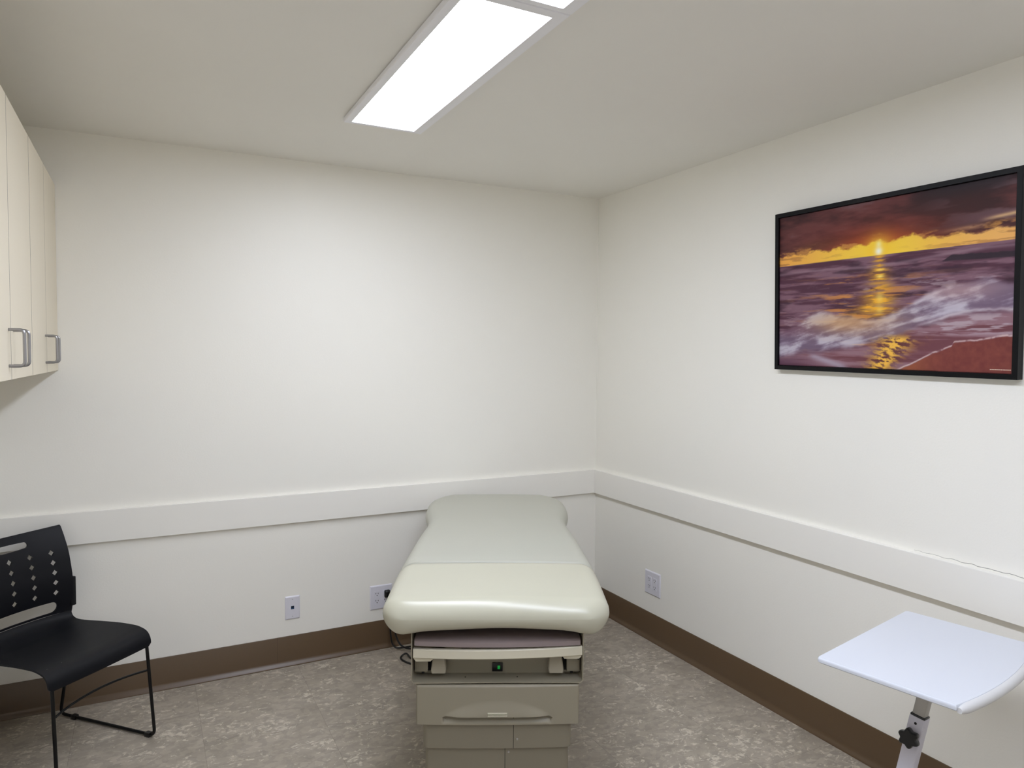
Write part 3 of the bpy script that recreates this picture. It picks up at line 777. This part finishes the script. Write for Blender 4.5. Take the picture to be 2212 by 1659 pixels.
    loop = [V[0][i] for i in range(nx)] + [V[r][-1] for r in range(1, len(zs))] + [V[-1][i] for i in range(nx - 2, -1, -1)] + [V[r][0] for r in range(len(zs) - 2, 0, -1)]
    lb = [bm.verts.new((v.co.x, bk, v.co.z)) for v in loop]
    for i in range(len(loop)): bm.faces.new((loop[i], loop[(i + 1) % len(loop)], lb[(i + 1) % len(loop)], lb[i]))
    bm.faces.new(lb)
    add_box(bm, -.24, .243, .02, .45, .350, .468)
    dr = finish(bm, 'drawer', M['tablebody'], T, smooth=40)
    for k in range(4):
        bm = bmesh.new(); z = .3790 + k * .0036; y = -.0235
        add_box(bm, -.0305, .0315, y - .0006, y + .004, z - .0005, z + .0007, .0003, 1)
        finish(bm, 'grip_line', M['tablebar'], dr)
    # telescoping covers
    def cover(name, hw, z0, z1, split, screw, y0):
        bm = bmesh.new()
        r = .018; sec = []
        for sx_, a0 in ((-1, 180), (1, 270)):
            for k in range(7):
                a = math.radians(a0 + 90 * k / 6); sec.append((sx_ * (hw - r) + r * math.cos(a), y0 + r + r * math.sin(a)))
        sec2 = []
        for x, y in sec: sec2.append((x, y))
        full = sec2[:7]
        for k in range(1, 12): 
            x = -(hw - r) + 2 * (hw - r) * k / 12; full.append((x, y0 - .006 * (1 - (x / hw) ** 2)))
        full += sec2[7:]
        full += [(hw, 1.12), (-hw, 1.12)]
        add_prism(bm, full, lambda a, b, d: (a, b, d), z0, z1)
        c = finish(bm, name, M['tablebody_shaded'], T, smooth=25)
        bm = bmesh.new(); yy = y0 - .006 * (1 - (split / hw) ** 2)
        add_box(bm, split - .0008, split + .0008, yy - .0004, yy + .002, z0, z1); finish(bm, 'panel_gap', M['dark_in'], c, smooth=0)
        bm = bmesh.new(); sx_, sz = screw; yy = y0 - .006 * (1 - (sx_ / hw) ** 2)
        add_cyl(bm, (sx_, yy - .0008, sz), (0, -1, 0), .0042, .0034, 16, .0025); finish(bm, 'screw', M['grey_metal'], c)
    cover('upper_base_cover', .2375, .2655, .4688, .0520, (.0640, .2950), .004)
    cover('lower_base_cover', .2310, .050, .2675, .0255, (.0370, .2495), .012)
    bm = bmesh.new(); add_box(bm, -.245, .245, 0.03, 1.16, .0, .052, .006); finish(bm, 'foot_plinth', M['tablebody'], T)
make_exam_table()

# ------------------------------------------------------------------ chair
def make_chair():
    F = Vector((.686, -.727, 0)).normalized()
    ang = math.atan2(.686, .727)           # local x (sideways) -> world (.727,.686); local y (forwards) points the other way round
    T = thing('sled_chair', 'black plastic chair with diamond cut-outs and sled frame under the wall cabinets', 'chair', (-2.375, -.4365, 0))
    # local frame: x = side, y = -forward  (keeps it right handed)
    T.rotation_euler = (0, 0, math.atan2(.686, .727))
    # side axis world = (cos, sin); local y axis world = (-sin, cos) = (-.686, .727) = -F
    pf = [(-.018, .3655), (-.0175, .380), (-.021, .396), (-.030, .412), (-.044, .4235), (-.07, .4315), (-.10, .4355), (-.18, .435), (-.27, .429), (-.35, .4225), (-.395, .4205), (-.420, .4235), (-.437, .435), (-.4425, .452)]
    pb = [(-.4425, .452), (-.4415, .470), (-.434, .52), (-.431, .56), (-.432, .60), (-.4385, .64), (-.452, .70), (-.475, .76), (-.495, .802), (-.4965, .8055)]
    def smooth_prof(p, n):
        pts = smooth_path([Vector((a, b, 0)) for a, b in p], 6)
        d = [0]
        for i in range(1, len(pts)): d.append(d[-1] + (pts[i] - pts[i - 1]).length)
        s = np.linspace(0, d[-1], n)
        return list(zip(np.interp(s, d, [v.x for v in pts]), np.interp(s, d, [v.y for v in pts])))
    SL, SR = -.4185, .0085; SCn = (SL + SR) / 2; SH = (SR - SL) / 2
    def sheet(prof, blend, widths, thick, name, nx=40):
        bm = bmesh.new(); top_, bot = [], []
        n = len(prof)
        P = []
        for i, (f, z) in enumerate(prof):
            row = []
            k = blend(i / (n - 1), f, z); hw_ = SH * widths(i / (n - 1))
            for j in range(nx + 1):
                x = -1 + 2 * j / nx; q_ = (1 - x * x)
                row.append(Vector((SCn + x * hw_, -(f - k[0] * q_), z - k[1] * q_ )))
            P.append(row)
        # normals
        def nrm(i, j):
            a = P[min(i + 1, n - 1)][j] - P[max(i - 1, 0)][j]; b = P[i][min(j + 1, nx)] - P[i][max(j - 1, 0)]
            return b.cross(a).normalized()
        A = [[bm.verts.new(P[i][j]) for j in range(nx + 1)] for i in range(n)]
        sgn = 1
        B = [[bm.verts.new(P[i][j] + nrm(i, j) * thick) for j in range(nx + 1)] for i in range(n)]
        for i in range(n - 1):
            for j in range(nx):
                bm.faces.new((A[i][j], A[i][j + 1], A[i + 1][j + 1], A[i + 1][j])); bm.faces.new((B[i][j], B[i + 1][j], B[i + 1][j + 1], B[i][j + 1]))
        for i in range(n - 1):
            bm.faces.new((A[i][0], A[i + 1][0], B[i + 1][0], B[i][0])); bm.faces.new((A[i][nx], B[i][nx], B[i + 1][nx], A[i + 1][nx]))
        for j in range(nx):
            bm.faces.new((A[0][j], B[0][j], B[0][j + 1], A[0][j + 1])); bm.faces.new((A[n - 1][j], A[n - 1][j + 1], B[n - 1][j + 1], B[n - 1][j]))
        return bm
    seatp = smooth_prof(pf, 46)
    def bl_seat(t, f, z):
        r = min(1, max(0, (-f - .36) / .085)); front = min(1, max(0, (-f) / .09))
        return (.038 * r * r, .013 * front * (1 - r) + .0 * r)
    bm = sheet(seatp, bl_seat, lambda t: 1 - .05 * max(0, 1 - t / .03) ** 2 if t < .03 else 1, -.006, 'seat')
    seat = finish(bm, 'seat', M['chair'], T, smooth=50)
    backp = smooth_prof(pb, 44)
    def bw(t):
        return 1.0 - .015 * max(0, (t - .97) / .03) ** 2 if t > .97 else 1.0
    bm = sheet(backp, lambda t, f, z: (.038 + .002 * t, .010 * t), bw, -.006, 'backrest', 44)
    back = finish(bm, 'backrest', M['chair'], T, smooth=50)
    # cut-outs
    cb = bmesh.new()
    def fn(a, b, d): return (a, d, b)
    def zoff(x, t_=.5): return 0
    for cxx in (-.050, -.1275, -.205, -.2825, -.360):
        for z in (.703, .6635, .624, .584, .5425):
            add_prism(cb, [(cxx - .0108, z), (cxx, z - .0128), (cxx + .0108, z), (cxx, z + .0128)], fn, .38, .60)
    def slot(x0, x1, z0, z1, sag):
        n = 14; pts_ = []
        r = (z1 - z0) / 2
        for k in range(n + 1):
            x = x0 + r + (x1 - x0 - 2 * r) * k / n; q_ = 1 - ((2 * k / n) - 1) ** 2; pts_.append((x, z0 - sag * q_))
        for k in range(1, 8): a = -math.pi / 2 + math.pi * k / 8; pts_.append((x1 - r + r * math.cos(a), (z0 + z1) / 2 + r * math.sin(a)))
        for k in range(n, -1, -1):
            x = x0 + r + (x1 - x0 - 2 * r) * k / n; q_ = 1 - ((2 * k / n) - 1) ** 2; pts_.append((x, z1 + sag * .2 * q_))
        for k in range(1, 8): a = math.pi / 2 + math.pi * k / 8; pts_.append((x0 + r + r * math.cos(a), (z0 + z1) / 2 + r * math.sin(a)))
        add_prism(cb, pts_, fn, .38, .60)
    slot(-.205 - .083, -.205 + .083, .741, .764, .004)
    slot(-.205 - .163, -.205 + .163, .4615, .506, .002)
    bmesh.ops.recalc_face_normals(cb, faces=cb.faces[:])
    cme = bpy.data.meshes.new('cut'); cb.to_mesh(cme); cb.free()
    co = bpy.data.objects.new('cut', cme); COL.objects.link(co); co.parent = T
    md = back.modifiers.new('cut', 'BOOLEAN'); md.object = co; md.operation = 'DIFFERENCE'; md.solver = 'EXACT'
    bpy.context.view_layer.update()
    ev = back.evaluated_get(bpy.context.evaluated_depsgraph_get())
    nm = bpy.data.meshes.new_from_object(ev)
    back.modifiers.clear(); back.data = nm
    bpy.data.objects.remove(co, do_unlink=True)
    nb = bmesh.new(); nb.from_mesh(nm)
    for f in nb.faces: f.smooth = True
    for e in nb.edges: e.smooth = not (len(e.link_faces) == 2 and e.calc_face_angle(0) > math.radians(40))
    nb.to_mesh(nm); nb.free()
    # frame of round rod: two side hoops
    R = .0062
    for s, sgn in ((0, 1), (-.41, -1)):
        # (side, y=-forward, z)
        x0 = s; zt = .418
        path = [(x0 - sgn * .014, .055, .402), (x0 - sgn * .012, .040, .400), (x0 - sgn * .008, .024, .375), (x0, -.003, .0088), (x0, .505, .0088), (x0 + sgn * .003, .482, .14), (x0 + sgn * .005, .462, .41), (x0 + sgn * .0125, .450, .455), (x0 + sgn * .0125, .447, .58)]
        bm = bmesh.new(); add_tube(bm, fillet(path, .03, 7), R, 12)
        h = finish(bm, 'side_rod', M['tube'], T, smooth=60)
        for yy in (.030, .425):
            bm = bmesh.new(); add_box(bm, x0 - .0095, x0 + .0095, yy - .012, yy + .012, .0, .0175, .0015)
            finish(bm, 'glide', M['black_plastic'], h)
        bm = bmesh.new()
        add_box(bm, *sorted((x0 + sgn * .004, x0 + sgn * .0275)), .4365, .4600, .470, .590, .003)
        finish(bm, 'back_bracket', M['chair'], T)
    bm = bmesh.new(); pts_ = []
    for k in range(17):
        t_ = k / 16; x = -.405 + .401 * t_; q_ = 4 * t_ * (1 - t_)
        pts_.append((x, .016 + .030 * q_, .272 + .010 * q_))
    add_tube(bm, pts_, .0042, 10); finish(bm, 'cross_rod', M['tube'], T, smooth=60)
    bm = bmesh.new(); add_tube(bm, [(-.33, .10, .406), (-.08, .10, .406)], .0052, 10); add_tube(bm, [(-.386, .44, .406), (-.024, .44, .406)], .0052, 10)
    finish(bm, 'under_seat_rod', M['tube'], T, smooth=60)
make_chair()

# ------------------------------------------------------------------ tilting laptop table
def make_laptop_table():
    A = Vector((-.7686, -2.2061, 0)); B = Vector((-.6971, -2.5422, 0)); Cc = Vector((-.205, -2.0896, 0))
    ex = (Cc - A).normalized(); ey = Vector((ex.y, -ex.x, 0))       # ey points from the wall side towards the room
    L_, D_ = (Cc - A).length, (B - A).length
    cpt = A + ex * L_ / 2 + ey * D_ / 2
    ang = math.atan2(ex.y, ex.x)
    T = thing('laptop_table', 'white height-adjustable side table with a curved padded front edge', 'side table', (cpt.x, cpt.y, 0), ang)
    # local: x along ex, y = -ey (since ey is clockwise of ex)
    hx, hy = L_ / 2, D_ / 2; zt, th = .700, .015
    # outline: straight back and sides, bowed front (local -y)
    def outline(ins):
        pts_ = []
        r = .012 - min(ins, .011) * .5
        back = hy - ins; sx_ = hx - ins
        for k in range(7):
            a = math.radians(0 + 90 * k / 6); pts_.append((sx_ - r + r * math.cos(a), back - r + r * math.sin(a)))
        for k in range(7):
            a = math.radians(90 + 90 * k / 6); pts_.append((-sx_ + r + r * math.cos(a), back - r + r * math.sin(a)))
        for k in range(33):
            x = -sx_ + 2 * sx_ * k / 32; q_ = 1 - (x / sx_) ** 2
            pts_.append((x, -hy - .030 * q_ + ins * .6))
        return pts_
    bm = bmesh.new(); R = []
    for ins, z in ((.004, zt - th), (.0005, zt - th + .003), (0, zt - .006), (.0010, zt - .002), (.003, zt)):
        R.append([bm.verts.new((x, y, z)) for x, y in outline(ins)])
    for i in range(len(R) - 1):
        n = len(R[i])
        for k in range(n): bm.faces.new((R[i][k], R[i][(k + 1) % n], R[i + 1][(k + 1) % n], R[i + 1][k]))
    bm.faces.new(R[-1]); bm.faces.new(R[0][::-1])
    top = finish(bm, 'tabletop', M['white_top'], T, smooth=40)
    # padded roll along the bowed edge
    bm = bmesh.new(); pts_ = []; rad = []
    for k in range(41):
        x = -hx + .004 + 2 * (hx - .004) * k / 40; q_ = max(0, 1 - (x / hx) ** 2)
        pts_.append((x, -hy - .030 * q_ - .004, zt - .0118)); rad.append(.0040 + .0080 * min(1, q_ * 5) ** .5)
    add_tube(bm, pts_, rad, 18); finish(bm, 'padded_edge', M['white_edge'], top, smooth=60)
    # tilting head under the top
    bm = bmesh.new(); add_box(bm, -.10, .10, -.05, .05, zt - th - .012, zt - th, .003); add_box(bm, -.03, .03, -.022, .022, zt - th - .045, zt - th - .010, .004)
    finish(bm, 'mount', M['grey_metal'], T)
    # leaning post
    inv_ = Matrix.Translation((cpt.x, cpt.y, 0)) @ Matrix.Rotation(ang, 4, 'Z')
    inv_ = inv_.inverted()
    Pt = inv_ @ Vector((-.5325, -2.373, .655)); Pb = inv_ @ Vector((-.632, -2.303, .050))
    axis = (Pt - Pb).normalized()
    zx = (Vector((1, 0, 0)) - axis * axis.x).normalized(); zy = axis.cross(zx)
    mx = Matrix(((zx.x, zy.x, axis.x, Pb.x), (zx.y, zy.y, axis.y, Pb.y), (zx.z, zy.z, axis.z, Pb.z), (0, 0, 0, 1)))
    Lp = (Pt - Pb).length
    return T, mx, Lp, Pb, Pt, inv_
T, mx, Lp, Pb, Pt, inv_ = make_laptop_table()
LAP = (T, mx, Lp)
def finish_lap():
    T, mx, Lp = LAP
    jz = Lp - LAP_IN
    bm = bmesh.new(); add_box(bm, -.0155, .0155, -.0155, .0155, jz - .10, Lp + .002, .003, 2, mx); finish(bm, 'inner_post', M['grey_metal'], T)
    bm = bmesh.new(); h = .0198
    add_box(bm, -h, h, -h, h, 0, jz, .0045, 3, mx); op = finish(bm, 'outer_post', M['white_metal'], T)
    bm = bmesh.new(); add_box(bm, -h + .0008, h - .0008, -h + .0008, h - .0008, jz - .002, jz + .0045, .003, 2, mx); finish(bm, 'collar', M['black_plastic'], op)
    bm = bmesh.new(); add_cyl(bm, (-h, 0.0, jz - .018), (1, 0, 0), .0034, .0014, 16)
    bmesh.ops.transform(bm, matrix=mx, verts=bm.verts[:]); finish(bm, 'pin_hole', M['dark_in'], op)
    # six-lobed clamp knob
    bm = bmesh.new(); kz = jz - .054; kx = -h - .022
    pr_ = []
    for k in range(72):
        a = 2 * math.pi * k / 72; r = .0232 + .0033 * math.cos(6 * a); pr_.append((r * math.cos(a + .25), r * math.sin(a + .25)))
    R = []
    for sc_, d in ((.86, -.011), (.97, -.009), (1, -.005), (1, .006), (.93, .010), (.55, .0150)):
        R.append([bm.verts.new((kx + d, y * sc_ , kz + z * sc_)) for y, z in pr_])
    for i in range(len(R) - 1):
        for k in range(72): bm.faces.new((R[i][k], R[i][(k + 1) % 72], R[i + 1][(k + 1) % 72], R[i + 1][k]))
    bm.faces.new(R[0][::-1]); bm.faces.new(R[-1])
    add_cyl(bm, (-h - .008, 0, kz), (1, 0, 0), .008, .018, 16)
    bmesh.ops.transform(bm, matrix=mx, verts=bm.verts[:]); finish(bm, 'clamp_knob', M['black_plastic'], T, smooth=45)
    # H base with castors, below the picture
    c = Vector((Pb.x, Pb.y, 0))
    bm = bmesh.new()
    add_box(bm, c.x - .02, c.x + .30, c.y - .02, c.y + .02, .040, .070, .004)
    add_box(bm, c.x - .035, c.x - .0, c.y - .17, c.y + .17, .040, .070, .004)
    add_box(bm, c.x + .27, c.x + .305, c.y - .17, c.y + .17, .040, .070, .004)
    finish(bm, 'base', M['white_metal'], T)
    for x in (c.x - .0175, c.x + .2875):
        for y in (-.15, .15):
            bm = bmesh.new(); add_cyl(bm, (x, c.y + y, .019), (1, 0, 0), .019, .016, 18); add_box(bm, x - .011, x + .011, c.y + y - .006, c.y + y + .006, .019, .042)
            finish(bm, 'castor', M['black_plastic'], T)
LAP_IN = 0.100
finish_lap()
